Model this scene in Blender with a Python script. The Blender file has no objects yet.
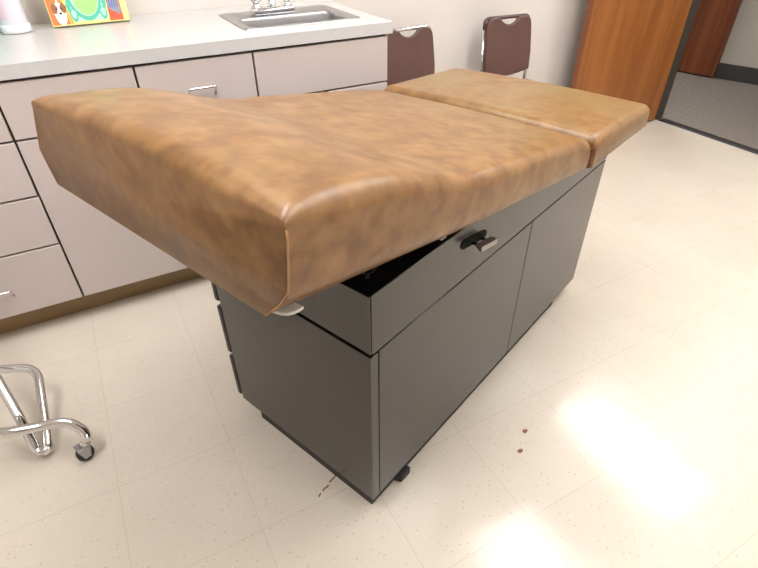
import bpy, bmesh, math, random
from mathutils import Vector, Matrix
random.seed(7)
PI = math.pi
SC = bpy.context.scene
COL = SC.collection

# ------------------------------------------------------------------ materials
def mat(name, col=(.8,.8,.8), rough=.5, metal=0., coat=0., coat_rough=.1, spec=.5):
    m = bpy.data.materials.new(name); m.use_nodes = True
    b = m.node_tree.nodes['Principled BSDF']
    b.inputs['Base Color'].default_value = (*col, 1)
    b.inputs['Roughness'].default_value = rough
    b.inputs['Metallic'].default_value = metal
    b.inputs['Coat Weight'].default_value = coat
    b.inputs['Coat Roughness'].default_value = coat_rough
    b.inputs['Specular IOR Level'].default_value = spec
    return m

def nodes(m): return m.node_tree.nodes, m.node_tree.links, m.node_tree.nodes['Principled BSDF']

def noise_mat(name, c1, c2, scale=8, detail=6, lo=.35, hi=.65, rough=.5, stretch=(1,1,1), bump=0., bscale=None, metal=0., coat=0., coat_rough=.1, spec=.5, dist=0.):
    m = mat(name, c1, rough, metal, coat, coat_rough, spec)
    N, L, b = nodes(m)
    tc = N.new('ShaderNodeTexCoord'); mp = N.new('ShaderNodeMapping'); mp.inputs['Scale'].default_value = stretch
    L.new(tc.outputs['Object'], mp.inputs[0])
    nz = N.new('ShaderNodeTexNoise'); nz.inputs['Scale'].default_value = scale; nz.inputs['Detail'].default_value = detail
    nz.inputs['Distortion'].default_value = dist
    L.new(mp.outputs[0], nz.inputs[0])
    r = N.new('ShaderNodeValToRGB'); r.color_ramp.elements[0].position = lo; r.color_ramp.elements[1].position = hi
    r.color_ramp.elements[0].color = (*c1, 1); r.color_ramp.elements[1].color = (*c2, 1)
    L.new(nz.outputs[0], r.inputs[0]); L.new(r.outputs[0], b.inputs['Base Color'])
    if bump:
        n2 = N.new('ShaderNodeTexNoise'); n2.inputs['Scale'].default_value = bscale or scale*4; n2.inputs['Detail'].default_value = 4
        L.new(mp.outputs[0], n2.inputs[0])
        bp = N.new('ShaderNodeBump'); bp.inputs['Strength'].default_value = bump; bp.inputs['Distance'].default_value = .004
        L.new(n2.outputs[0], bp.inputs['Height']); L.new(bp.outputs[0], b.inputs['Normal'])
    return m

def srgb(r, g, b):
    f = lambda c: (c/255/12.92) if c/255 <= .04045 else ((c/255+.055)/1.055)**2.4
    return (f(r), f(g), f(b))

GX, GY, TILE = -0.9853, -1.1109, 0.3048
def floor_mat():
    m = mat('vinyl_tile', (.7,.62,.52), .3, 0, .0, .1)
    N, L, b = nodes(m)
    def math_(op, a=None, bb=None):
        n = N.new('ShaderNodeMath'); n.operation = op
        for i, v in enumerate((a, bb)):
            if v is None: continue
            if isinstance(v, (int, float)): n.inputs[i].default_value = v
            else: L.new(v, n.inputs[i])
        return n.outputs[0]
    geo = N.new('ShaderNodeNewGeometry'); sep = N.new('ShaderNodeSeparateXYZ'); L.new(geo.outputs['Position'], sep.inputs[0])
    fx = math_('DIVIDE', math_('SUBTRACT', sep.outputs[0], GX), TILE); fy = math_('DIVIDE', math_('SUBTRACT', sep.outputs[1], GY), TILE)
    ix, iy = math_('FLOOR', fx), math_('FLOOR', fy)
    dx = math_('ABSOLUTE', math_('SUBTRACT', math_('FRACT', fx), .5)); dy = math_('ABSOLUTE', math_('SUBTRACT', math_('FRACT', fy), .5))
    mx = math_('MAXIMUM', dx, dy)
    seam = math_('GREATER_THAN', mx, .4962)
    cmb = N.new('ShaderNodeCombineXYZ'); L.new(ix, cmb.inputs[0]); L.new(iy, cmb.inputs[1])
    wn = N.new('ShaderNodeTexWhiteNoise'); wn.noise_dimensions = '2D'; L.new(cmb.outputs[0], wn.inputs[0])
    # flecks: stretched voronoi, random per tile offset
    def flecks(scale, sx, sy, th, sm):
        mp = N.new('ShaderNodeMapping'); L.new(geo.outputs['Position'], mp.inputs[0])
        mp.inputs['Scale'].default_value = (sx, sy, 1); mp.inputs['Rotation'].default_value = (0, 0, .3)
        v = N.new('ShaderNodeTexVoronoi'); v.inputs['Scale'].default_value = scale; L.new(mp.outputs[0], v.inputs['Vector'])
        s2 = N.new('ShaderNodeSeparateXYZ'); L.new(v.outputs['Color'], s2.inputs[0])
        near = math_('LESS_THAN', v.outputs['Distance'], th)
        pick = math_('GREATER_THAN', s2.outputs[0], sm)
        return math_('MULTIPLY', near, pick)
    f1 = flecks(46, 1, 2.6, .17, .6); f2 = flecks(62, 1.9, 1, .18, .7)
    nz = N.new('ShaderNodeTexNoise'); nz.inputs['Scale'].default_value = 5; nz.inputs['Detail'].default_value = 8; L.new(geo.outputs['Position'], nz.inputs[0])
    def mix(fac, a, c):
        n = N.new('ShaderNodeMix'); n.data_type = 'RGBA'
        if isinstance(fac, (int, float)): n.inputs[0].default_value = fac
        else: L.new(fac, n.inputs[0])
        for i, v in ((6, a), (7, c)):
            if isinstance(v, tuple): n.inputs[i].default_value = (*v, 1)
            else: L.new(v, n.inputs[i])
        return n.outputs[2]
    base = mix(nz.outputs[0], (.56,.50,.42), (.64,.58,.50))
    base = mix(math_('MULTIPLY', wn.outputs[0], .35), base, (.65,.59,.50))
    c = mix(math_('MULTIPLY', f1, .62), base, (.36,.30,.23))
    c = mix(math_('MULTIPLY', f2, .4), c, (.80,.74,.66))
    c = mix(math_('MULTIPLY', seam, .30), c, (.34,.28,.21))
    L.new(c, b.inputs['Base Color'])
    # wax wear in the gloss
    n3 = N.new('ShaderNodeTexNoise'); n3.inputs['Scale'].default_value = 3.2; n3.inputs['Detail'].default_value = 7; L.new(geo.outputs['Position'], n3.inputs[0])
    mr = N.new('ShaderNodeMapRange'); mr.inputs[1].default_value = .35; mr.inputs[2].default_value = .65; mr.inputs[3].default_value = .10; mr.inputs[4].default_value = .20
    L.new(n3.outputs[0], mr.inputs[0]); L.new(mr.outputs[0], b.inputs['Roughness'])
    n4 = N.new('ShaderNodeTexNoise'); n4.inputs['Scale'].default_value = 9; n4.inputs['Detail'].default_value = 3; L.new(geo.outputs['Position'], n4.inputs[0])
    bp = N.new('ShaderNodeBump'); bp.inputs['Strength'].default_value = .05; bp.inputs['Distance'].default_value = .004
    L.new(n4.outputs[0], bp.inputs['Height']); L.new(bp.outputs[0], b.inputs['Normal'])
    b.inputs['Specular IOR Level'].default_value = .42
    return m

def wood_mat(name, c1, c2, c3):
    m = mat(name, c1, .35, coat=.2, coat_rough=.2)
    N, L, b = nodes(m)
    tc = N.new('ShaderNodeTexCoord'); mp = N.new('ShaderNodeMapping'); mp.inputs['Scale'].default_value = (9, 9, .55)
    L.new(tc.outputs['Object'], mp.inputs[0])
    nz = N.new('ShaderNodeTexNoise'); nz.inputs['Scale'].default_value = 1.6; nz.inputs['Detail'].default_value = 7; nz.inputs['Distortion'].default_value = .6
    L.new(mp.outputs[0], nz.inputs[0])
    mp2 = N.new('ShaderNodeMapping'); mp2.inputs['Scale'].default_value = (70, 70, 2.2); L.new(tc.outputs['Object'], mp2.inputs[0])
    n2 = N.new('ShaderNodeTexNoise'); n2.inputs['Scale'].default_value = 1.0; n2.inputs['Detail'].default_value = 3; L.new(mp2.outputs[0], n2.inputs[0])
    r = N.new('ShaderNodeValToRGB'); e = r.color_ramp.elements
    e[0].position = .33; e[0].color = (*c1, 1); e[1].position = .68; e[1].color = (*c3, 1)
    k = e.new(.5); k.color = (*c2, 1)
    ad = N.new('ShaderNodeMath'); ad.operation = 'MULTIPLY_ADD'; ad.inputs[1].default_value = .35; L.new(n2.outputs[0], ad.inputs[0])
    sb = N.new('ShaderNodeMath'); sb.operation = 'SUBTRACT'; sb.inputs[1].default_value = .175; L.new(nz.outputs[0], sb.inputs[0])
    L.new(sb.outputs[0], ad.inputs[2]); L.new(ad.outputs[0], r.inputs[0]); L.new(r.outputs[0], b.inputs['Base Color'])
    return m

def vinyl_mat():
    m = mat('tan_vinyl', (.4,.2,.08), .40, coat=.12, coat_rough=.2, spec=.5)
    N, L, b = nodes(m)
    tc = N.new('ShaderNodeTexCoord')
    def nz(scale, det, dist=0.):
        n = N.new('ShaderNodeTexNoise'); n.inputs['Scale'].default_value = scale; n.inputs['Detail'].default_value = det; n.inputs['Distortion'].default_value = dist
        L.new(tc.outputs['Object'], n.inputs[0]); return n.outputs[0]
    def ramp(f, stops):
        r = N.new('ShaderNodeValToRGB'); e = r.color_ramp.elements
        e[0].position, e[0].color = stops[0][0], (*stops[0][1], 1); e[1].position, e[1].color = stops[-1][0], (*stops[-1][1], 1)
        for p, c in stops[1:-1]:
            k = e.new(p); k.color = (*c, 1)
        L.new(f, r.inputs[0]); return r.outputs[0]
    def mix(fac, a, c):
        n = N.new('ShaderNodeMix'); n.data_type = 'RGBA'
        if isinstance(fac, (int, float)): n.inputs[0].default_value = fac
        else: L.new(fac, n.inputs[0])
        for i, v in ((6, a), (7, c)):
            if isinstance(v, tuple): n.inputs[i].default_value = (*v, 1)
            else: L.new(v, n.inputs[i])
        return n.outputs[2]
    big = ramp(nz(17, 12, .2), [(.32, VIN[0]), (.5, VIN[1]), (.68, VIN[2])])
    fine = ramp(nz(38, 8), [(.35, (0,0,0)), (.65, (1,1,1))])
    c = mix(.5, big, big)
    n = N.new('ShaderNodeMix'); n.data_type = 'RGBA'; n.blend_type = 'OVERLAY'; n.inputs[0].default_value = .14
    L.new(big, n.inputs[6]); L.new(fine, n.inputs[7]); c = n.outputs[2]
    # olive worn patina towards the foot
    sep = N.new('ShaderNodeSeparateXYZ'); L.new(tc.outputs['Object'], sep.inputs[0])
    mr = N.new('ShaderNodeMapRange'); mr.inputs[1].default_value = .35; mr.inputs[2].default_value = 1.2; L.new(sep.outputs[0], mr.inputs[0])
    wr = ramp(nz(3.2, 6, .5), [(.4, (0,0,0)), (.62, (1,1,1))])
    mu = N.new('ShaderNodeMath'); mu.operation = 'MULTIPLY'; L.new(mr.outputs[0], mu.inputs[0]); L.new(wr, mu.inputs[1])
    mu2 = N.new('ShaderNodeMath'); mu2.operation = 'MULTIPLY'; mu2.inputs[1].default_value = .8; L.new(mu.outputs[0], mu2.inputs[0])
    c = mix(mu2.outputs[0], c, VIN[3])
    L.new(c, b.inputs['Base Color'])
    bp = N.new('ShaderNodeBump'); bp.inputs['Strength'].default_value = .12; bp.inputs['Distance'].default_value = .002
    L.new(nz(160, 3), bp.inputs['Height'])
    b2 = N.new('ShaderNodeBump'); b2.inputs['Strength'].default_value = .18; b2.inputs['Distance'].default_value = .01
    L.new(nz(11, 3), b2.inputs['Height']); L.new(bp.outputs[0], b2.inputs['Normal']); L.new(b2.outputs[0], b.inputs['Normal'])
    return m
VIN = [(.162,.072,.021), (.216,.106,.033), (.260,.138,.050), (.225,.155,.062)]

M = {}
M['vinyl'] = vinyl_mat()
M['piping'] = mat('seam_piping', (.36,.19,.075), .4)
M['strap'] = mat('brown_strap', (.10,.03,.014), .5)
M['charcoal'] = noise_mat('charcoal_enamel', (.0125,.0100,.0102), (.015,.0122,.0124), 6, 4, rough=.27, coat=.20, coat_rough=.14, spec=.66)
M['charcoal_edge'] = mat('charcoal_edge', (.025,.021,.021), .35)
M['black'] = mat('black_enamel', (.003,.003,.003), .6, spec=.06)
M['gap'] = mat('dark_gap', (.012,.010,.010), .8)
M['plinth'] = mat('plinth_black', (.018,.014,.013), .6)
M['rubber'] = mat('black_rubber', (.012,.012,.012), .6)
M['smudge'] = mat('worn_mark', (.06,.06,.065), .6)
M['pull_dark'] = mat('pull_dark', (.085,.066,.06), .4)
M['pull_face'] = mat('pull_face', (.30,.27,.25), .35, .3)
M['tab'] = mat('pale_grey_plastic', (.62,.60,.56), .5)
M['floor'] = floor_mat()
M['wall'] = noise_mat('wall_paint', (.66,.61,.57), (.69,.64,.60), 3, 3, rough=.6, bump=.04, bscale=120)
M['ceiling'] = noise_mat('ceiling_tile', (.78,.76,.72), (.70,.68,.64), 60, 4, rough=.9, bump=.3, bscale=200)
M['tbar'] = mat('ceiling_bar', (.8,.8,.78), .5)
M['hall_wall'] = noise_mat('hall_paint', (.54,.49,.42), (.57,.52,.45), 3, 3, rough=.7)
M['laminate'] = noise_mat('cabinet_laminate', (.53,.455,.43), (.55,.475,.45), 2, 2, rough=.38)
M['cab_dark'] = mat('cabinet_reveal', (.06,.045,.04), .7)
M['worktop'] = noise_mat('worktop_laminate', (.53,.52,.52), (.545,.535,.535), 40, 4, rough=.26)
M['toe'] = noise_mat('brown_cove_base', (.27,.175,.08), (.33,.22,.105), 3, 4, rough=.45)
M['steel'] = noise_mat('brushed_steel', (.40,.40,.415), (.46,.46,.475), 4, 3, rough=.33, metal=1., stretch=(2,60,60))
M['chrome'] = mat('chrome', (.72,.72,.73), .10, 1.)
M['wood'] = wood_mat('door_veneer', (.24,.082,.022), (.29,.102,.026), (.335,.122,.033))
M['wood_edge'] = wood_mat('door_edge', (.17,.045,.014), (.24,.07,.02), (.28,.09,.03))
M['wood_dark'] = wood_mat('hall_door_veneer', (.16,.042,.014), (.22,.062,.019), (.28,.088,.028))
M['jamb'] = mat('taupe_steel_frame', (.06,.05,.038), .45)
M['carpet'] = noise_mat('grey_carpet', (.17,.145,.122), (.235,.205,.178), 45, 6, .3, .7, rough=.95, bump=.5, bscale=300)
M['threshold'] = mat('rubber_threshold', (.02,.02,.022), .5)
M['cove'] = mat('dark_cove_base', (.055,.05,.048), .5)
M['brown_vinyl'] = noise_mat('brown_vinyl', (.095,.045,.036), (.115,.056,.045), 9, 4, rough=.42, bump=.06, bscale=250)
M['brown_rail'] = mat('brown_rail', (.085,.045,.04), .35)
M['white_plastic'] = mat('white_plastic', (.80,.80,.82), .35)
M['bottle_body'] = mat('pale_bottle', (.66,.64,.70), .3)
M['pink_label'] = mat('pink_label', (.72,.55,.62), .4)
M['teal'] = mat('teal_plastic', (.05,.45,.36), .4)
M['rust'] = noise_mat('rust', (.24,.10,.02), (.10,.035,.01), 60, 3, rough=.9)
M['debris'] = mat('brown_debris', (.22,.09,.055), .8)
M['paper'] = mat('page_edges', (.80,.74,.60), .7)
for k, c in dict(orange=(.80,.20,.06), lime=(.18,.62,.06), palegreen=(.36,.72,.22), teal2=(.10,.50,.36), mint=(.42,.78,.58), yellow=(.88,.78,.28),
                 furbrown=(.30,.13,.06), furwhite=(.85,.80,.74), ink=(.02,.02,.02), red=(.80,.11,.05), blue=(.10,.13,.40), slate=(.25,.28,.36), amber=(.85,.38,.05)).items():
    M['ink_'+k] = mat('print_'+k, c, .35)
em = bpy.data.materials.new('lit_diffuser'); em.use_nodes = True
_n = em.node_tree.nodes; _n.clear(); _e = _n.new('ShaderNodeEmission'); _o = _n.new('ShaderNodeOutputMaterial')
_e.inputs[0].default_value = (1.0, .985, .968, 1); _e.inputs[1].default_value = 12.5
em.node_tree.links.new(_e.outputs[0], _o.inputs[0]); M['lit'] = em

# ------------------------------------------------------------------ mesh helpers
class MB:
    def __init__(s): s.bm = bmesh.new(); s.mats = []
    def mi(s, m):
        if m not in s.mats: s.mats.append(m)
        return s.mats.index(m)
    def face(s, pts, m, smooth=False):
        f = s.bm.faces.new([s.bm.verts.new(p) for p in pts]); f.material_index = s.mi(m); f.smooth = smooth; return f
    def box(s, lo, hi, m, bev=0., seg=2, mtx=None):
        i = s.mi(m)
        r = bmesh.ops.create_cube(s.bm, size=1)
        vs = r['verts']
        for v in vs: v.co = Vector([lo[k] + (v.co[k]+.5)*(hi[k]-lo[k]) for k in range(3)])
        fs = {f for v in vs for f in v.link_faces}
        for f in fs: f.material_index = i
        if bev:
            es = {e for v in vs for e in v.link_edges}
            r2 = bmesh.ops.bevel(s.bm, geom=list(es), offset=bev, segments=seg, profile=.5, affect='EDGES')
            for f in r2['faces']: f.material_index = i; f.smooth = True
            vs = list({v for f in r2['faces'] for v in f.verts} | {v for v in vs if v.is_valid})
        if mtx:
            for v in vs: v.co = mtx @ v.co
        return s
    def prism(s, poly, axis, a, b, m, bev=0., seg=2):
        """extrude a 2D polygon along an axis from a to b"""
        def p3(p, t):
            q = list(p); q.insert(axis, t); return q
        i = s.mi(m)
        va = [s.bm.verts.new(p3(p, a)) for p in poly]; vb = [s.bm.verts.new(p3(p, b)) for p in poly]
        n = len(poly); fs = [s.bm.faces.new(va[::-1]), s.bm.faces.new(vb)]
        for k in range(n): fs.append(s.bm.faces.new((va[k], va[(k+1) % n], vb[(k+1) % n], vb[k])))
        for f in fs: f.material_index = i
        bmesh.ops.recalc_face_normals(s.bm, faces=fs)
        if bev:
            es = list({e for f in fs[:2] for e in f.edges})
            r2 = bmesh.ops.bevel(s.bm, geom=es, offset=bev, segments=seg, profile=.5, affect='EDGES')
            for f in r2['faces']: f.material_index = i; f.smooth = True
        return s
    def tube(s, path, r, m, n=12, closed=False, cap=True):
        i = s.mi(m); P = [Vector(p) for p in path]; rings = []
        up = None
        for k, p in enumerate(P):
            if closed: t = (P[(k+1) % len(P)] - P[k-1]).normalized()
            else: t = (P[min(k+1, len(P)-1)] - P[max(k-1, 0)]).normalized()
            if up is None:
                up = Vector((0,0,1)) if abs(t.z) < .9 else Vector((1,0,0))
            a = (up - t*up.dot(t)).normalized(); b = t.cross(a); up = a
            rr = r[k] if isinstance(r, (list, tuple)) else r
            rings.append([s.bm.verts.new(p + (a*math.cos(2*PI*j/n) + b*math.sin(2*PI*j/n))*rr) for j in range(n)])
        m_ = len(rings)
        for k in range(m_ if closed else m_-1):
            A, B = rings[k], rings[(k+1) % m_]
            for j in range(n):
                f = s.bm.faces.new((A[j], A[(j+1) % n], B[(j+1) % n], B[j])); f.smooth = True; f.material_index = i
        if cap and not closed:
            f = s.bm.faces.new(rings[0][::-1]); f.material_index = i
            f = s.bm.faces.new(rings[-1]); f.material_index = i
        return s
    def lathe(s, prof, m, n=24, c=(0,0,0), axis='z', sx=1., sy=1., mtx=None):
        i = s.mi(m); rings = []
        for r, h in prof:
            ring = []
            for j in range(n):
                a = 2*PI*j/n; p = Vector((r*math.cos(a)*sx, r*math.sin(a)*sy, h))
                if axis == 'x': p = Vector((p.z, p.x, p.y))
                if axis == 'y': p = Vector((p.x, p.z, p.y))
                if mtx: p = mtx @ p
                ring.append(s.bm.verts.new(p + Vector(c)))
            rings.append(ring)
        for A, B in zip(rings, rings[1:]):
            for j in range(n):
                f = s.bm.faces.new((A[j], A[(j+1) % n], B[(j+1) % n], B[j])); f.smooth = True; f.material_index = i
        f = s.bm.faces.new(rings[0][::-1]); f.material_index = i
        f = s.bm.faces.new(rings[-1]); f.material_index = i
        return s
    def build(s, name, parent=None, mtx=None):
        bmesh.ops.recalc_face_normals(s.bm, faces=s.bm.faces[:])
        me = bpy.data.meshes.new(name); s.bm.to_mesh(me); s.bm.free()
        for m in s.mats: me.materials.append(m)
        o = bpy.data.objects.new(name, me); COL.objects.link(o)
        if parent: o.parent = parent
        if mtx: o.matrix_local = mtx
        return o

def tag(o, label=None, cat=None, group=None, kind=None):
    if label: o['label'] = label
    if cat: o['category'] = cat
    if group: o['group'] = group
    if kind: o['kind'] = kind
    return o
def empty(name, loc=(0,0,0), rz=0.):
    o = bpy.data.objects.new(name, None); COL.objects.link(o); o.location = loc; o.rotation_euler = (0,0,rz); o.empty_display_size = .1
    return o
def kids(o): return [c for c in bpy.data.objects if c.parent == o]
def copy_tree(o, parent=None):
    c = o.copy(); COL.objects.link(c); c.parent = parent
    for ch in kids(o): copy_tree(ch, c)
    return c
def smooth_path(pts, rad=.05, seg=8):
    """polyline with rounded corners"""
    P = [Vector(p) for p in pts]; out = [P[0]]
    for k in range(1, len(P)-1):
        a, b, c = P[k-1], P[k], P[k+1]
        d1, d2 = (a-b), (c-b); r = min(rad, d1.length*.49, d2.length*.49)
        p1, p2 = b+d1.normalized()*r, b+d2.normalized()*r
        for j in range(seg+1):
            t = j/seg; out.append(p1*(1-t)**2 + b*2*t*(1-t) + p2*t*t)
    out.append(P[-1]); return out
def struct(o): o['kind'] = 'structure'; return o

# ------------------------------------------------------------------ the room
XR, YB, XL, YF, H = 2.44, 0.625, -3.0, -3.6, 2.44
DY0, DY1, DH = -0.56, 0.405, 2.10         # doorway in the right wall
WT = .085                                  # wall thickness
HX = 5.2
struct(MB().box((XL-.1, YF-.1, -.05), (XR+.03, YB+.1, 0), M['floor']).build('floor'))
struct(MB().box((XR+.06, -3.6, -.05), (HX, 2.6, 0), M['carpet']).build('floor_hall'))
t = MB(); t.prism([(XR+.025, 0), (XR+.035, .006), (XR+.085, .008), (XR+.10, 0), (XR+.10,-.02), (XR+.025,-.02)], 1, DY0+.02, DY1-.02, M['threshold'])
struct(t.build('trim_1'))
struct(MB().box((XL, YB, 0), (XR+WT, YB+.1, H), M['wall']).build('wall_back'))
struct(MB().box((XL-.1, YF, 0), (XL, YB+.1, H), M['wall']).build('wall_left'))
struct(MB().box((XL-.1, YF-.1, 0), (XR+WT, YF, H), M['wall']).build('wall_front'))
w = MB()
w.box((XR, DY1+.02, 0), (XR+WT, YB, H), M['wall']); w.box((XR, YF, 0), (XR+WT, DY0-.02, H), M['wall']); w.box((XR, DY0-.02, DH+.02), (XR+WT, DY1+.02, H), M['wall'])
struct(w.build('wall_right'))
c = MB(); c.box((XL-.1, YF-.1, H), (HX, 2.6, H+.05), M['ceiling'])
for k in range(-5, 5):
    c.box((k*.61+.11-.012, YF, H-.004), (k*.61+.11+.012, YB, H+.001), M['tbar'])
for k in range(-6, 3):
    c.box((XL, k*.61-.5-.012, H-.0035), (XR, k*.61-.5+.012, H+.001), M['tbar'])
struct(c.build('ceiling'))
# steel door frame (jambs, head, casing lips)
j = MB()
for y0, y1 in ((DY1, DY1+.02), (DY0-.02, DY0)):
    j.box((XR-.012, y0, 0), (XR+WT+.012, y1, DH+.02), M['jamb'], .003)
j.box((XR-.012, DY0-.02, DH), (XR+WT+.012, DY1+.02, DH+.02), M['jamb'], .003)
j.box((XR-.016, DY1+.0205, 0), (XR-.0005, DY1+.07, DH+.07), M['jamb'], .003); j.box((XR-.016, DY0-.07, 0), (XR-.0005, DY0-.0205, DH+.07), M['jamb'], .003)
j.box((XR-.016, DY0-.0205, DH+.0205), (XR-.0005, DY1+.0205, DH+.07), M['jamb'], .003)
struct(j.build('trim_2'))
# hall beyond
HWP, HWA = Vector((3.86, .86, 0)), math.radians(-73)    # far hall wall, slightly skewed
mt = Matrix.Translation(HWP) @ Matrix.Rotation(HWA, 4, 'Z')
struct(MB().box((-2.2, 0, 0), (4.2, .1, H), M['hall_wall']).build('wall_hall', None, mt))
struct(MB().box((-2.2, -.012, 0), (4.2, 0, .125), M['cove'], .003).build('baseboard_hall', None, mt))
# baseboards in the room
struct(MB().box((.05, YB-.008, 0), (XR, YB, .10), M['toe'], .002).build('baseboard_back'))
struct(MB().box((XR-.008, YF, 0), (XR, DY0-.08, .10), M['toe'], .002).build('baseboard_right'))

def door_leaf(name, p0, p1, mface, medge, th=.044, h=2.07, z0=.012):
    p0, p1 = Vector((*p0, 0)), Vector((*p1, 0)); d = p1-p0
    o = empty(name, p0, math.atan2(d.y, d.x)); Lg = d.length
    e = .0015
    MB().box((e, e, z0), (Lg-e, th-e, z0+h), medge).build('door_core', o)
    MB().box((0, -.001, z0), (Lg, .004, z0+h), mface, .001, 1).build('face_veneer', o)
    MB().box((0, th-.004, z0), (Lg, th+.001, z0+h), mface, .001, 1).build('face_veneer', o)
    return o, Lg, th
# room door: hinge at the jamb (XR, DY1), standing open close to the back wall
d1, Lg, th = door_leaf('door_1', (1.612, .447), (2.425, .388), M['wood'], M['wood_edge']); struct(d1)
k = MB(); k.lathe([(.03,0),(.03,.008),(.012,.01),(.012,.04),(.028,.045),(.03,.06),(.02,.068)], M['steel'], 20, (.07,0,.96), 'y', mtx=Matrix.Scale(-1,4,(0,1,0))); k.build('door_knob', d1)
for z in (1.05, 1.85):
    MB().tube([(Lg-.002, -.004, z-.05), (Lg-.002, -.004, z+.05)], .007, M['steel'], 10).build('hinge', d1)
d2, Lg, th = door_leaf('door_2', (3.62, 1.60), (3.805, .862), M['wood_dark'], M['wood_edge']); struct(d2)
MB().lathe([(.03,0),(.03,.008),(.012,.01),(.012,.04),(.028,.045),(.03,.06),(.02,.068)], M['steel'], 20, (.07,0,.96), 'y', mtx=Matrix.Scale(-1,4,(0,1,0))).build('door_knob', d2)

# ------------------------------------------------------------------ ceiling lights
def troffer(x, y, label, ln=1.22, wd=.6, z=H, first=[None]):
    o = empty('ceiling_light', (x, y, z))
    tag(o, label, 'light', 'ceiling light panels')
    f = MB(); a, b = wd/2, ln/2
    for lo, hi in (((-a,-b,-.018),(-a+.03,b,-.005)), ((a-.03,-b,-.018),(a,b,-.005)), ((-a+.03,-b,-.018),(a-.03,-b+.03,-.005)), ((-a+.03,b-.03,-.018),(a-.03,b,-.005))):
        f.box(lo, hi, M['tbar'], .003, 1)
    f.build('frame', o)
    MB().box((-a+.031, -b+.031, -.013), (a-.031, b-.031, -.0055), M['lit']).build('diffuser', o)
    return o
troffer(.66, -1.12, 'ceiling light panel over the floor in front of the exam table doors')
troffer(2.03, -.53, 'ceiling light panel nearest the open wooden door')
troffer(-.50, -.68, 'ceiling light panel over the head end of the exam table and the sink')
troffer(-1.80, -1.15, 'added unseen ceiling panel brightening the left side of the room')  # unseen fill panel, added to brighten the left floor and cabinets
troffer(.72, -2.85, 'ceiling light panel in the row behind the viewer')
troffer(3.2, 1.75, 'ceiling light panel out in the carpeted hall')

# ------------------------------------------------------------------ counter run
X0, X1, X2, X3 = -1.2823, -.9039, -.5262, 0.
XA = X0-(X1-X0); XB = XA-(X1-X0)
ZB, ZT, Z1, Z2, Z3 = .111, .872, .7016, .5219, .3433
G = .0033
def slab(name, x0, x1, z0, z1, par):
    return MB().box((x0+G, -.018, z0+G), (x1-G, 0, z1-G), M['laminate'], .0015, 1).build(name, par)
def wire_pull(xc, zc, par, w=.088):
    b = MB(); p = [(xc-w/2, -.0185, zc-.030), (xc-w/2, -.040, zc), (xc+w/2, -.040, zc), (xc+w/2, -.0185, zc-.030)]
    b.tube(smooth_path(p, .007, 5), .0042, M['chrome'], 10)
    return b.build('handle', par)
def body(x0, x1, par, y1=YB-.006):
    b = MB(); m = M['laminate']; t_ = .018
    b.box((x0+.0005, .0023, ZB), (x0+t_, y1, ZT), m); b.box((x1-t_, .0023, ZB), (x1-.0005, y1, ZT), m)
    b.box((x0+t_, .0023, ZB), (x1-t_, y1, ZB+t_), m); b.box((x0+t_, y1-t_, ZB+t_), (x1-t_, y1, ZT), m)
    b.box((x0+(.0005 if x1 < -.01 else .003), .0001, ZB+.001), (x1-(.0005 if x1 < -.01 else .003), .0022, ZT-.0002), M['cab_dark'])
    return b.build('cabinet_body', par)
def cabinet(x0, x1, label, kind):
    o = empty('base_cabinet', (0,0,0)); tag(o, label, 'cabinet', 'base cabinets under the counter')
    body(x0, x1, o)
    xc = (x0+x1)/2
    zt = ZT-.004
    if kind == 'drawers':
        for z0, z1 in ((Z1, zt), (Z2, Z1), (Z3, Z2), (ZB, Z3)):
            dr = slab('drawer', x0, x1, z0, z1, o)
            wire_pull(xc-.048, z1-(.06 if z1 > .5 or True else .13) if z0 != ZB else .224, dr)
    elif kind == 'door':
        dr = slab('drawer', x0, x1, Z1, zt, o); wire_pull(xc, .782, dr)
        dd = slab('door', x0, x1, ZB, Z1, o); 
    elif kind == 'sink':
        slab('false_front', x0, x1, Z1, zt, o)
        a = slab('door', x0, xc, ZB, Z1, o); b = slab('door', xc, x1, ZB, Z1, o)
        wire_pull(xc-.07, .62, a); wire_pull(xc+.07, .62, b)
    return o
cabinet(XB, XA, 'pale laminate drawer cabinet farthest from the sink', 'drawers')
cabinet(XA, X0, 'pale laminate drawer stack at the left edge beside the chrome stand', 'drawers')
cabinet(X0, X1, 'pale laminate cabinet behind the raised head end of the tan cushion', 'door')
cabinet(X1, X2, 'pale laminate cabinet with a chrome drawer pull left of the sink cabinet', 'door')
cabinet(X2, X3, 'wider pale laminate cabinet under the steel sink', 'sink')
struct(MB().box((XB, .068, 0), (X3-.01, .08, ZB), M['toe'], .001, 1).build('baseboard_counter'))
# worktop with a cut-out for the sink
SX0, SX1, SY0, SY1 = -.512, -.052, .092, .445
HT = .9132
w = MB(); lo, hi = HT-.039, HT
y0, y1, xr = -.024, YB-.003, .0152
cx0, cx1, cy0, cy1 = SX0+.02, SX1-.02, SY0+.018, SY1-.02
w.box((XB, y0, lo), (cx0, y1, hi), M['worktop']); w.box((cx1, y0, lo), (xr, y1, hi), M['worktop'])
w.box((cx0, y0, lo), (cx1, cy0, hi), M['worktop']); w.box((cx0, cy1, lo), (cx1, y1, hi), M['worktop'])
bmesh.ops.remove_doubles(w.bm, verts=w.bm.verts[:], dist=1e-5)
wt = w.build('worktop'); tag(wt, 'long off-white laminate worktop along the back wall', 'worktop')
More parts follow.
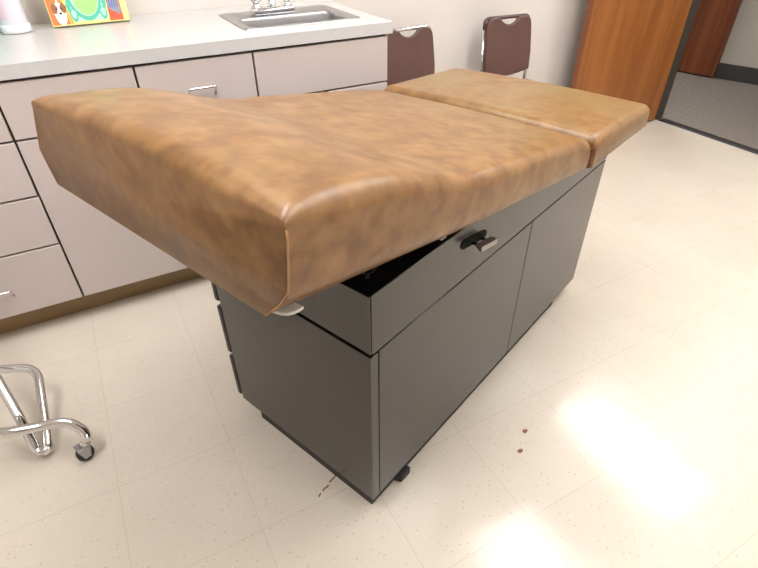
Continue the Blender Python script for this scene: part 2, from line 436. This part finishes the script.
# sink
sk = empty('sink', (0,0,0)); tag(sk, 'stainless steel drop-in sink in the off-white worktop', 'sink')
s = MB(); BX0, BX1, BY0, BY1 = -.475, -.098, .118, .305
def rrect(x0, x1, y0, y1, r, z, n=6):
    pts = []
    for cx_, cy_, a0 in ((x1-r, y1-r, 0), (x0+r, y1-r, PI/2), (x0+r, y0+r, PI), (x1-r, y0+r, 1.5*PI)):
        for k in range(n+1):
            a = a0+k/n*PI/2; pts.append(Vector((cx_+r*math.cos(a), cy_+r*math.sin(a), z)))
    return pts
loops = [rrect(SX0, SX1, SY0, SY1, .02, HT+.0005), rrect(SX0+.002, SX1-.002, SY0+.002, SY1-.002, .02, HT+.004), rrect(SX0+.012, SX1-.012, SY0+.012, SY1-.012, .02, HT+.004),
         rrect(BX0-.004, BX1+.004, BY0-.004, BY1+.004, .035, HT+.003), rrect(BX0-.001, BX1+.001, BY0-.001, BY1+.001, .035, HT-.001), rrect(BX0+.0005, BX1-.0005, BY0+.0005, BY1-.0005, .035, HT-.008), rrect(BX0+.004, BX1-.004, BY0+.003, BY1-.003, .035, HT-.04), rrect(BX0+.011, BX1-.011, BY0+.009, BY1-.009, .035, HT-.11), rrect(BX0+.016, BX1-.016, BY0+.014, BY1-.014, .035, HT-.128), rrect(BX0+.035, BX1-.035, BY0+.03, BY1-.03, .03, HT-.14)]
rings = [[s.bm.verts.new(p) for p in lp] for lp in loops]; s.mi(M['steel'])
for A, B in zip(rings, rings[1:]):
    for k in range(len(A)):
        f = s.bm.faces.new((A[k], A[(k+1) % len(A)], B[(k+1) % len(A)], B[k])); f.smooth = True
s.bm.faces.new(rings[-1])
s.build('basin', sk)
MB().lathe([(.04,0),(.04,.002),(.03,.003),(.012,.001)], M['chrome'], 24, ((BX0+BX1)/2, (BY0+BY1)/2, HT-.1395)).build('drain', sk)
fc = empty('faucet', (-.318, .345, HT+.0042)); tag(fc, 'chrome two-handle faucet on the sink ledge', 'faucet')
b = MB(); b.box((-.085, -.033, 0), (.085, .03, .027), M['chrome'], .011, 4); b.build('base_plate', fc)
for sx in (-.062, .062):
    h = MB(); h.lathe([(.021,.024),(.019,.03),(.014,.034),(.013,.045),(.020,.048),(.022,.056),(.021,.075),(.014,.08)], M['chrome'], 20, (sx, 0, 0))
    for k in range(4):
        a = k*PI/2+.4; h.tube([(sx, 0, .064), (sx+.03*math.cos(a), .03*math.sin(a), .066)], [.006,.005], M['chrome'], 8)
    h.build('tap_handle', fc)
sp = MB(); sp.lathe([(.018,.024),(.016,.03),(.014,.055)], M['chrome'], 20)
sp.tube(smooth_path([(0,0,.05),(0,0,.13),(-.05,-.09,.155),(-.072,-.13,.15),(-.074,-.133,.112)], .045, 8), .0095, M['chrome'], 14); sp.build('spout', fc)

# ------------------------------------------------------------------ things on the worktop
bt = empty('bottle', (-1.202, .465, HT)); tag(bt, 'white plastic bottle standing at the left end of the visible worktop', 'bottle')
b = MB(); b.lathe([(.040,.0005),(.046,.003),(.0475,.010),(.047,.024),(.0445,.028),(.044,.032),(.0435,.10),(.042,.16),(.032,.185),(.016,.195),(.014,.205)], M['bottle_body'], 32, sx=1., sy=.8)
b.build('body', bt)
MB().lathe([(.0405,.0002),(.0468,.0025),(.0483,.010),(.0478,.0245),(.0455,.0285)], M['white_plastic'], 32, sx=1., sy=.8).build('base_ring', bt)
lb = MB(); ring = []
for k in range(9):
    a = math.radians(195+k*8); ring.append((.0445*math.cos(a), .0445*.8*math.sin(a)))
for (xa, ya), (xb, yb) in zip(ring, ring[1:]): lb.face([(xa, ya, .045), (xb, yb, .045), (xb, yb, .125), (xa, ya, .125)], M['pink_label'], True)
lb.build('label_panel', bt)
MB().lathe([(.018,.2),(.018,.225),(.008,.228),(.008,.245)], M['white_plastic'], 20).build('cap', bt)
tb = MB(); tb.lathe([(.030,.0002),(.034,.003),(.035,.05),(.033,.085),(.036,.087),(.036,.1),(.03,.104)], M['teal'], 24)
tb = tb.build('jar'); tb.location = (-1.286, .437, HT); tag(tb, 'teal jar cut off by the left edge beside the white bottle', 'jar')

# children's board book leaning on the wall
bk = empty('picture_book', (-1.088, .470, HT+.006), math.radians(2)); tag(bk, 'colourful animal picture book with a dog leaning on the wall', 'book')
BW, BH, BT = .258, .25, .024
tilt = Matrix.Rotation(math.radians(-14), 4, 'X')
p = MB(); p.box((.004, .003, .004), (BW-.004, BT-.003, BH-.004), M['paper'])
p.build('pages', bk, tilt)
cv = MB(); cv.box((0,0,.0005), (BW,.003,BH), M['ink_yellow']); cv.box((0,BT-.003,.0005), (BW,BT,BH), M['ink_yellow']); cv.box((BW-.003,.003,.0005), (BW,BT-.003,BH), M['paper'])
cv.build('cover', bk, tilt)
ar = MB(); E_ = [0]
def art(poly, m, lift=1):
    ar.face([(x, -.0003*lift, z) for x, z in poly], m)
def blob(cx_, cz_, rx, rz, m, lift, n=20, wob=0., a0=0.):
    art([(cx_+rx*(1+wob*math.sin(5*a+a0))*math.cos(a), cz_+rz*(1+wob*math.cos(4*a))*math.sin(a)) for a in [2*PI*k/n for k in range(n)]], m, lift)
art([(.002,.004),(.060,.004),(.046,.086),(.002,.086)], M['ink_orange'], 1)
art([(.062,.004),(.070,.004),(.052,.086),(.046,.086)], M['ink_amber'], 1)
art([(.002,.086),(.052,.086),(.050,.12),(.002,.12)], M['ink_lime'], 1)
art([(.002,.12),(.05,.12),(.05,.246),(.002,.246)], M['ink_teal2'], 1)
blob(.036,.038,.019,.036, M['ink_furwhite'], 2, 20, .06)
blob(.022,.056,.010,.016, M['ink_furbrown'], 3, 16, .1); blob(.050,.056,.010,.015, M['ink_furbrown'], 3, 16, .1)
blob(.036,.068,.004,.016, M['ink_furwhite'], 4, 14)
blob(.028,.054,.003,.003, M['ink_ink'], 5, 10); blob(.044,.054,.003,.003, M['ink_ink'], 5, 10); blob(.037,.040,.0045,.0035, M['ink_ink'], 5, 12)
art([(.075,.010),(.182,.010),(.186,.246),(.055,.246),(.058,.10)], M['ink_mint'], 1)
blob(.125,.082,.055,.070, M['ink_teal2'], 2, 28, .05)
blob(.125,.094,.047,.070, M['ink_mint'], 3, 28); blob(.127,.096,.042,.068, M['ink_palegreen'], 4, 28)
for a, x_, z_ in ((.4,.078,.03),(-.4,.176,.032)):
    blob(x_, z_, .013, .02, M['ink_teal2'], 5, 14, .15); blob(x_, z_+.004, .008, .014, M['ink_mint'], 6, 14, .1)
for x_, z_ in ((.068,.06),(.185,.066)): blob(x_, z_, .007, .022, M['ink_teal2'], 5, 14, .12)
art([(.190,.004),(.238,.004),(.238,.092),(.196,.092)], M['ink_red'], 1)
art([(.196,.092),(.238,.092),(.238,.246),(.196,.246)], M['ink_blue'], 1)
blob(.214,.056,.020,.022, M['ink_slate'], 2, 18, .12); blob(.226,.040,.010,.016, M['ink_slate'], 3, 14, .1); blob(.205,.076,.006,.012, M['ink_slate'], 3, 12, .1)
for k in range(4): art([(.200+k*.008,.045),(.203+k*.008,.045),(.206+k*.008,.072),(.203+k*.008,.072)], M['ink_blue'], 4)
ar.build('cover_picture', bk, tilt)

# ------------------------------------------------------------------ exam table
TH = 0.3674
ET = empty('exam_table', (-.7185, -1.2060, 0), TH)
tag(ET, 'exam table with tan vinyl cushions on a charcoal cabinet base', 'exam table')
L, W, ZS, ZTT = 1.2327, .541, .5623, .711
F = .018
MB().box((.0115, .0156, .001), (1.096, .4615, .056), M['plinth'], .002, 1).build('plinth', ET)
b = MB(); b.prism([(0,0),(.0235,0),(.0235,F),(L,F),(L,W-F),(0,W-F)], 2, .055, ZS-.005, M['charcoal'], .0012, 1)
b.box((.008, F+.004, ZS-.006), (L-.008, W-F-.008, ZS+.006), M['gap']); b.box((.006, .006, ZS-.006), (.0235, F+.004, ZS+.004), M['gap'])
b.build('base_cabinet', ET)
MB().box((.0238, .006, .060), (L-.004, F-.0003, ZS+.004), M['gap']).build('door_reveal', ET)
dA = MB().box((.0270, 0, .0565), (.6866, F-.0005, ZS-.0028), M['charcoal'], .0015, 1).build('door', ET)
dB = MB().box((.6896, 0, .0565), (L-.001, F-.0005, ZS-.0028), M['charcoal'], .0015, 1).build('door', ET)
u = MB(); u.prism([(0,.0005),(.0030,.0005),(.0030,F),(L,F),(L,W-.001),(0,W-.001)], 2, ZS+.005, ZTT-.002, M['charcoal'], .0008, 1); u.box((.0030,.003,ZS+.006),(.0058,F,ZTT-.003), M['gap']); u.build('upper_box', ET)
MB().box((.0006, .0006, ZTT-.002), (L-.001, W-.002, ZTT), M['black'], .0006, 1).build('top_panel', ET)
fr = MB().box((.0058, 0, ZS+.0006), (L, F-.0003, ZTT-.0022), M['charcoal'], .0012, 1).build('front_panel', ET)
# worn writing-like smudges on the black top
sm = MB()
for (uu, vv, ru, rv) in ((.042,.040,.005,.003),(.050,.045,.004,.003),(.047,.052,.004,.002),(.060,.044,.005,.002),(.069,.046,.004,.002),(.078,.048,.005,.003),(.086,.050,.004,.003)):
    sm.face([(uu+ru*math.cos(a)*(1+.3*math.sin(3*a)), vv+rv*math.sin(a), ZTT+.0009) for a in [2*PI*k/9 for k in range(9)]], M['smudge'])
tag(sm.build('worn_marking', ET), 'faint grey worn marking')
# drawers on the far long side
for z0, z1 in ((.428, .556), (.240, .408), (.064, .224)):
    MB().box((-.0005, W-.010, z0), (.60, W+.0065, z1), M['charcoal_edge'], .004, 2).build('drawer', ET)
MB().box((.605, W-F, .064), (L, W, .556), M['charcoal'], .002, 1).build('back_panel', ET)
# pull
def tilt_z(mb):
    for v in mb.bm.verts: v.co.z -= .16*(v.co.x-.36)
cp = MB(); cp.prism([(.316,.646),(.404,.646),(.413,.650),(.417,.6585),(.413,.667),(.404,.671),(.316,.671),(.307,.667),(.303,.6585),(.307,.650)], 1, -.0020, -.0002, M['black'], .0006, 1); tilt_z(cp)  # thin black capsule on the panel behind the pull bar, tilted like it
pull = MB()
pull.prism([(-.0175,.6590),(-.0335,.6590),(-.0335,.6450),(-.0295,.6450),(-.0175,.6550)], 0, .337, .410, M['pull_dark'], .0008, 1)
for ux in (.350, .388): pull.box((ux, -.019, .6500), (ux+.008, -.0022, .6540), M['black'])
pull.prism([(-.0336,.6580),(-.0346,.6575),(-.0346,.6452),(-.0336,.6448)], 0, .3375, .4095, M['pull_face'], 0); tilt_z(pull)
hp = pull.build('pull_handle', fr); tag(hp, 'dark drawer pull with a pale front edge')
cpo = cp.build('dark_capsule', fr); tag(cpo, 'flat black rounded capsule behind the pull')
# levelling feet
ft = MB(); ft.prism([(.112,-.004),(.150,-.004),(.150,.016),(.104,.0156)], 2, .0005, .03, M['rubber'], .002, 1); ft.build('levelling_foot', ET)

def lerp_prof(prof, u):
    if u <= prof[0][0]: return prof[0][1]
    for (a, za), (b_, zb_) in zip(prof, prof[1:]):
        if u <= b_:
            # smooth (catmull-like via smoothstep mix)
            t_ = (u-a)/(b_-a); return za+(zb_-za)*t_
    return prof[-1][1]

def cushion(name, us, ztop, section, mat_, cap_round):
    """loft cross-sections (list of (v,z)) along u"""
    m = MB(); i = m.mi(mat_); rings = []
    for uu in us:
        rings.append([m.bm.verts.new((uu+du, v, z)) for (v, z, du) in section(uu)])
    n = len(rings[0])
    for A, B in zip(rings, rings[1:]):
        for k in range(n):
            f = m.bm.faces.new((A[k], A[(k+1) % n], B[(k+1) % n], B[k])); f.smooth = True
    for R_ in (rings[0], rings[-1]):
        f = m.bm.faces.new(R_); f.smooth = True
        r_ = bmesh.ops.poke(m.bm, faces=[f])
    return m
ZT_PROF = [(-.225,.997),(-.19,.997),(-.15,.994),(-.09,.986),(-.03,.974),(.04,.950),(.10,.925),(.15,.905),(.185,.893),(.215,.886),(.25,.881),(.30,.873),(.41,.852),(.57,.824),(.70,.799),(.80,.776)]
V0, V1 = -.076, .632
def sect_back(uu):
    zt = lerp_prof(ZT_PROF, uu)
    # soften the profile
    zt = sum(lerp_prof(ZT_PROF, uu+d_) for d_ in (-.03,-.015,0,.015,.03))/5 if -.19 < uu < .77 else zt
    d0 = uu-(-.222); d1 = .795-uu
    drop = 0.
    if d0 < .035: drop += .022*(1-math.sqrt(max(0, 1-(1-d0/.035)**2)))
    if d1 < .022: drop += .020*(1-math.sqrt(max(0, 1-(1-d1/.022)**2)))
    zs_ = .877-.178*(uu+.22)                     # lower edge of the upright side
    zb_ = max(.7125, .815-.19*(uu+.22))          # underside resting on the base
    zs_ = min(zs_, zt-.035)
    crown = .006+.010*max(0, min(1, (.25-uu)/.3))
    pts = []
    wid = V1-V0; r = .026+.012*max(0, min(1, (.3-uu)/.35))
    if uu < -.16: r = .012+(.038-.012)*max(0, (uu+.222)/.062)
    inner = .018 if uu > .4 else .018+.056*min(1, (.4-uu)/.35)
    zin = zb_ if uu < .36 else zb_
    # near side bottom -> up -> over the top -> far side
    low = min(zs_, zin) if uu > .40 else zin
    e = max(0, min(1, (.25-uu)/.45))                # 1 at the head end
    vt, vm, vb = V0+V1*0, V0+.012*e, V0+.071
    ft_, fm_, fb_ = .640-.038*e, .645+.013*e, .600+.036*e
    near = [(vb, zin), (vb+(vm-vb)*.93, zs_-(zs_-zin)*.12), (vm, zs_+.012), (vm+(vt-vm)*.4, zs_+(zt-zs_)*.4), (vt, zt-r)]
    arc = [(V0+r-r*math.cos(a), zt-r+r*math.sin(a)) for a in [PI/2*k/6 for k in range(1, 7)]]
    wid = ft_-V0
    top = []
    for k in range(1, 16):
        s_ = k/16; v = V0+r+(wid-2*r)*s_; top.append((v, zt+crown*math.sin(PI*s_)))
    far = [(V0+ft_-a, z) for a, z in reversed(arc)]+[(ft_, zt-r), (ft_+(fm_-ft_)*.6, zs_+(zt-zs_)*.4), (fm_, zs_+.012), (fb_+(fm_-fb_)*.93, zs_-(zs_-zin)*.12), (fb_, zin)]
    seq = near+arc+top+far
    # underside, kept above the base top
    bot = [(fb_+(vb-fb_)*k/8, zin) for k in range(1, 8)]
    out = []
    for v, z in seq:
        ed = min(v-V0, ft_-v); k_ = 1 if d0 > .05 else .30+.70*max(0, min(1, ed/.10)); z2 = z-drop*k_*max(0, min(1, (z-(zt-.06))/.05)); out.append((v, z2, 0))
    for v, z in bot: out.append((v, max(z, .7125), 0))
    return out
us = [-.222,-.2215,-.220,-.217,-.212,-.204,-.195,-.187,-.175,-.16]+[-.14+.02*k for k in range(46)]+[.772,.779,.785,.790,.794,.795]
us = sorted(set(round(x, 4) for x in us))
cb = cushion('back_cushion', us, None, sect_back, M['vinyl'], .03).build('back_cushion', ET)
tag(cb, 'raised tan vinyl back cushion with a thick wedge head end')
# corner seams of the head end
for v in (V0, V1):
    sgn = 1 if v == V0 else -1
    q = MB(); q.tube([(-.2215, y_, z_) for y_, z_ in (((V0+.0005,.978),(V0,.966),(V0+.006,.92),(V0+.012,.885),(V0+.035,.852),(V0+.069,.817)) if sgn > 0 else ((.603,.974),(.604,.966),(.63,.92),(.658,.885),(.650,.852),(.637,.817)))], .0014, M['piping'], 8)
    q.build('corner_seam', cb)
def sect_foot(uu):
    a, b_ = .807, 1.258
    s_ = (uu-a)/(b_-a)
    zt = .785-.026*s_
    d0, d1 = uu-a, b_-uu; drop = 0
    if d0 < .03: drop += .028*(1-math.sqrt(max(0, 1-(1-d0/.03)**2)))
    if d1 < .028: drop += .020*(1-math.sqrt(max(0, 1-(1-d1/.028)**2)))
    zs_ = .697-.012*s_
    v0, v1 = -.084, .645; wid = v1-v0; r = .024
    wr = .0016*math.sin(uu*210)*max(0, 1-abs(s_-.25)/.35)      # puckers of the side cover
    near = [(v0+.010+wr, .7125 if False else zs_), (v0+wr, zs_+.004), (v0-.001+wr, zs_+(zt-zs_)*.45), (v0, zt-r)]
    arc = [(v0+r-r*math.cos(t_), zt-r+r*math.sin(t_)) for t_ in [PI/2*k/6 for k in range(1, 7)]]
    top = [(v0+r+(wid-2*r)*k/16, zt+.006*math.sin(PI*k/16)) for k in range(1, 16)]
    far = [(v0+v1-p_, z) for p_, z in reversed(near+arc)]
    bot = [(v1-.035, .7125), (W*.6, .7125), (W*.3, .7125), (-.022, .7125)]
    bot = [(v1-.012, zs_+.001), (v1-.05, zs_+.003), (W+.006, .699), (W+.004, .7125), (W*.6, .7125), (W*.3, .7125), (-.004, .7125), (-.006, .699), (v0+.045, zs_+.003)]
    return [(v, z-drop*max(0, min(1, (z-.73)/.04)), 0) for v, z in near+arc+top+far+bot]
us = [.807,.8075,.8085,.811,.814,.818,.825,.833]+[.845+.012*k for k in range(31)]+[1.214,1.222,1.230,1.238,1.245,1.251,1.255,1.2575,1.258]
cf = cushion('foot_cushion', sorted(set(us)), None, sect_foot, M['vinyl'], .03).build('foot_cushion', ET)
tag(cf, 'flat tan vinyl foot cushion with olive worn edges')
MB().box((.7955, -.0772, .702), (.8065, .615, .752), M['strap']).build('hinge_strip', ET)
tabm = MB(); tabm.prism([(-.203,.03),(-.203,.004),(-.199,-.010),(-.193,-.018),(-.185,-.0225),(-.177,-.0245),(-.168,-.024),(-.1705,.003),(-.1705,.03)], 2, .803, .8085, M['tab'], .001, 1)
tag(tabm.build('bracket_tab', ET), 'pale grey rounded tab under the head end')
MB().box((.205,-.012,.7345),(.222,-.003,.7365), M['tab']).build('cover_scrap', ET)

# ------------------------------------------------------------------ chairs
def make_chair(x, y, rz, label, rail):
    o = empty('stacking_chair', (x, y, 0), rz)
    tag(o, label, 'chair', 'brown stacking chairs by the back wall')
    r = .0095; hw = .152
    for s_ in (-1, 1):
        MB().tube(smooth_path([(s_*(hw+.012), .075, .012), (s_*hw, .03, .40), (s_*hw, .016, .50), (s_*(hw-.008), .043, .72)], .06, 5), r, M['chrome'], 12).build('rear_leg', o)
        MB().tube(smooth_path([(s_*(hw+.012), -.37, .012), (s_*hw, -.33, .405), (s_*hw, .02, .405)], .035, 6), r, M['chrome'], 12).build('front_leg', o)
    MB().tube(smooth_path([(-(hw-.008), .043, .72), (-(hw-.014), .049, .772), (hw-.014, .049, .772), (hw-.008, .043, .72)], .045, 8), r, rail, 12).build('top_rail', o)
    # padded back with a dipped top edge under the rail
    pts = []
    def add(x_, z_): pts.append((x_, z_))
    for k in range(9):                                   # curved lower edge
        t_ = k/8; add(-.147+.294*t_, .508-.022*math.sin(PI*t_))
    add(.150, .60); add(.142, .72)
    for k in range(1, 7):
        a = k/7*PI/2; add(.140-.040+.040*math.cos(a), .735+.043*math.sin(a))
    add(.078, .779)
    for k in range(0, 9):                                # dip
        t_ = k/8; add(.058-.116*t_, .772-.030*math.sin(PI*t_)**.7)
    add(-.078, .779)
    for k in range(1, 7):
        a = PI/2-k/7*PI/2; add(-.140+.040-.040*math.cos(a), .735+.043*math.sin(a))
    add(-.142, .72); add(-.150, .60)
    b_ = MB(); b_.prism(pts, 1, -.016, .010, M['brown_vinyl'], .008, 3)
    b_.build('back_pad', o, Matrix.Translation((0, -.012, 0)) @ Matrix.Shear('XZ', 4, (0, 0)) @ Matrix.Translation((0, .012, .5)) @ Matrix.Rotation(math.radians(-7), 4, 'X') @ Matrix.Translation((0, 0, -.5)))
    sp_ = [(-.155,.0),(-.165,-.30),(-.12,-.365),(.12,-.365),(.165,-.30),(.155,.0)]
    MB().prism(sp_, 2, .4155, .455, M['brown_vinyl'], .014, 4).build('seat', o)
    for sx, sy in ((-1,.075),(1,.075),(-1,-.37),(1,-.37)):
        MB().lathe([(.012,.0005),(.014,.004),(.013,.02)], M['rubber'], 14, (sx*(hw+.012), sy, 0)).build('foot_cap', o)
    return o
make_chair(.395, .445, math.radians(2), 'brown vinyl stacking chair half hidden behind the end of the counter', M['chrome'])
make_chair(1.022, .445, math.radians(-5), 'brown vinyl stacking chair alone between the counter and the wooden door', M['brown_rail'])

# ------------------------------------------------------------------ chrome folding stand on the left
st = empty('folding_stand', (-1.45, -.6, 0)); tag(st, 'chrome tubular stand on a black caster at the left edge of the floor', 'stand')
def sub(p): return (p[0]+1.45, p[1]+.6, p[2])
def T_(path, r, name, rad=.05):
    return MB().tube([sub(q) for q in smooth_path(path, rad, 10)], r, M['chrome'], 14).build(name, st)
T_([(-1.86,-.40,.17), (-1.525,-.60,.14), (-1.425,-.615,.13), (-1.366,-.615,.115), (-1.334,-.648,.085), (-1.336,-.668,.066)], .0140, 'caster_leg', .06)
T_([(-1.80,-.215,.15), (-1.545,-.315,.135), (-1.434,-.352,.125), (-1.443,-.605,.026), (-1.473,-.600,.026), (-1.489,-.521,.100), (-1.515,-.430,.156), (-1.60,-.13,.34)], .0134, 'loop_leg', .05)
MB().tube([sub((-1.478,-.563,.147)), sub((-1.482,-.575,.102))], .005, M['steel'], 10).build('pivot_bolt', st)
T_([(-1.86,-.40,.17), (-1.86,-.40,.75)], .0115, 'upright', .02); T_([(-1.80,-.215,.15), (-1.80,-.215,.75)], .0115, 'upright', .02); T_([(-1.60,-.13,.34), (-1.70,-.17,.40), (-1.80,-.215,.40)], .011, 'brace', .02)
T_([(-1.86,-.40,.75), (-1.83,-.31,.78), (-1.80,-.215,.75)], .0115, 'grip_bar', .03)
T_([(-1.86,-.40,.17), (-1.87,-.42,.011)], .0115, 'rear_foot', .02)
ca = MB(); cc = sub((-1.367,-.668,.0235))
cc = (cc[0]+.012, cc[1]+.004, cc[2])
ca.lathe([(.011,-.0125),(.021,-.0115),(.023,-.007),(.023,.007),(.021,.0115),(.011,.0125)], M['rubber'], 24, cc, 'x', mtx=None)
TURN = Matrix.Translation(cc) @ Matrix.Rotation(math.radians(-68), 4, 'Z') @ Matrix.Translation((-cc[0], -cc[1], -cc[2]))
bmesh.ops.transform(ca.bm, matrix=TURN, verts=ca.bm.verts[:])
wheel = ca.build('caster', st)
fk = MB(); fx, fy, fz = cc
for s_ in (-1, 1):
    fk.prism([(fy-.008, fz-.008), (fy+.008, fz-.008), (fy+.017, fz+.027), (fy-.017, fz+.027)], 0, fx+s_*.0155-.001, fx+s_*.0155+.001, M['steel'])
fk.box((fx-.0165, fy-.017, fz+.027), (fx+.0165, fy+.017, fz+.030), M['steel'], .001, 1)
fk.tube([(fx-.015, fy, fz), (fx+.015, fy, fz)], .003, M['steel'], 10)
bmesh.ops.transform(fk.bm, matrix=TURN, verts=fk.bm.verts[:])
fk.tube([(fx, fy, fz+.030), sub((-1.336,-.668,.068))], [.010,.0125], M['chrome'], 14)
fk.build('fork', wheel)

# ------------------------------------------------------------------ small marks on the floor
def flake(x, y, r, label, rot):
    m = MB(); n = 9
    prof = [(r*(.8+.35*random.random())*math.cos(2*PI*k/n+rot), r*.7*(.8+.4*random.random())*math.sin(2*PI*k/n+rot)) for k in range(n)]
    m.prism(prof, 2, .0005, .004, M['debris'], .0008, 1)
    o = m.build('debris_flake'); o.location = (x, y, 0); tag(o, label, 'debris', 'brown flakes on the floor'); return o
flake(-.203, -1.204, .0088, 'brown flake on the floor, the one farther from the viewer', .3)
flake(-.262, -1.250, .0085, 'brown flake on the floor, the one nearer the viewer', 1.1)
rs = MB(); path = []
for k in range(13):
    t_ = k/12; path.append((-.752+(-.828+.752)*t_+random.uniform(-.002,.002), -1.058+(-1.097+1.058)*t_+random.uniform(-.002,.002)))
for k in range(12):
    if k in (5, 9): continue
    (xa, ya), (xb, yb) = path[k], path[k+1]; dx, dy = yb-ya, xa-xb; l_ = math.hypot(dx, dy); h_ = .0016+.0008*random.random(); dx, dy = dx/l_*h_, dy/l_*h_
    rs.prism([(xa-dx, ya-dy), (xa+dx, ya+dy), (xb+dx, yb+dy), (xb-dx, yb-dy)], 2, .0003, .0010, M['rust'])
tag(rs.build('rust_streak'), 'thin rusty streak on the floor at the exam table end', 'stain')

# ------------------------------------------------------------------ world, camera
wd = bpy.data.worlds.new('World'); SC.world = wd; wd.use_nodes = True
wd.node_tree.nodes['Background'].inputs[0].default_value = (1,.95,.88,1); wd.node_tree.nodes['Background'].inputs[1].default_value = .15
cam = bpy.data.cameras.new('camera'); co = bpy.data.objects.new('camera', cam); COL.objects.link(co)
cam.sensor_width = 36; cam.lens = 512.186/758*36; cam.clip_start = .02
yw, pt, rl = .50156, -.642185, -.0064638
f_ = Vector((math.sin(yw)*math.cos(pt), math.cos(yw)*math.cos(pt), math.sin(pt))); rt = Vector((math.cos(yw), -math.sin(yw), 0)); up_ = rt.cross(f_)
r2 = rt*math.cos(rl)+up_*math.sin(rl); u2 = up_*math.cos(rl)-rt*math.sin(rl)
mw = Matrix((r2, u2, -f_)).transposed().to_4x4(); mw.translation = Vector((-1.04465, -1.8378, 1.27135))
co.matrix_world = mw
SC.camera = co
SC.view_settings.view_transform = 'Standard'; SC.view_settings.look = 'None'; SC.view_settings.gamma = 1; SC.view_settings.use_curve_mapping = False
SC.view_settings.exposure = 0.36
SC.cycles.max_bounces = 8
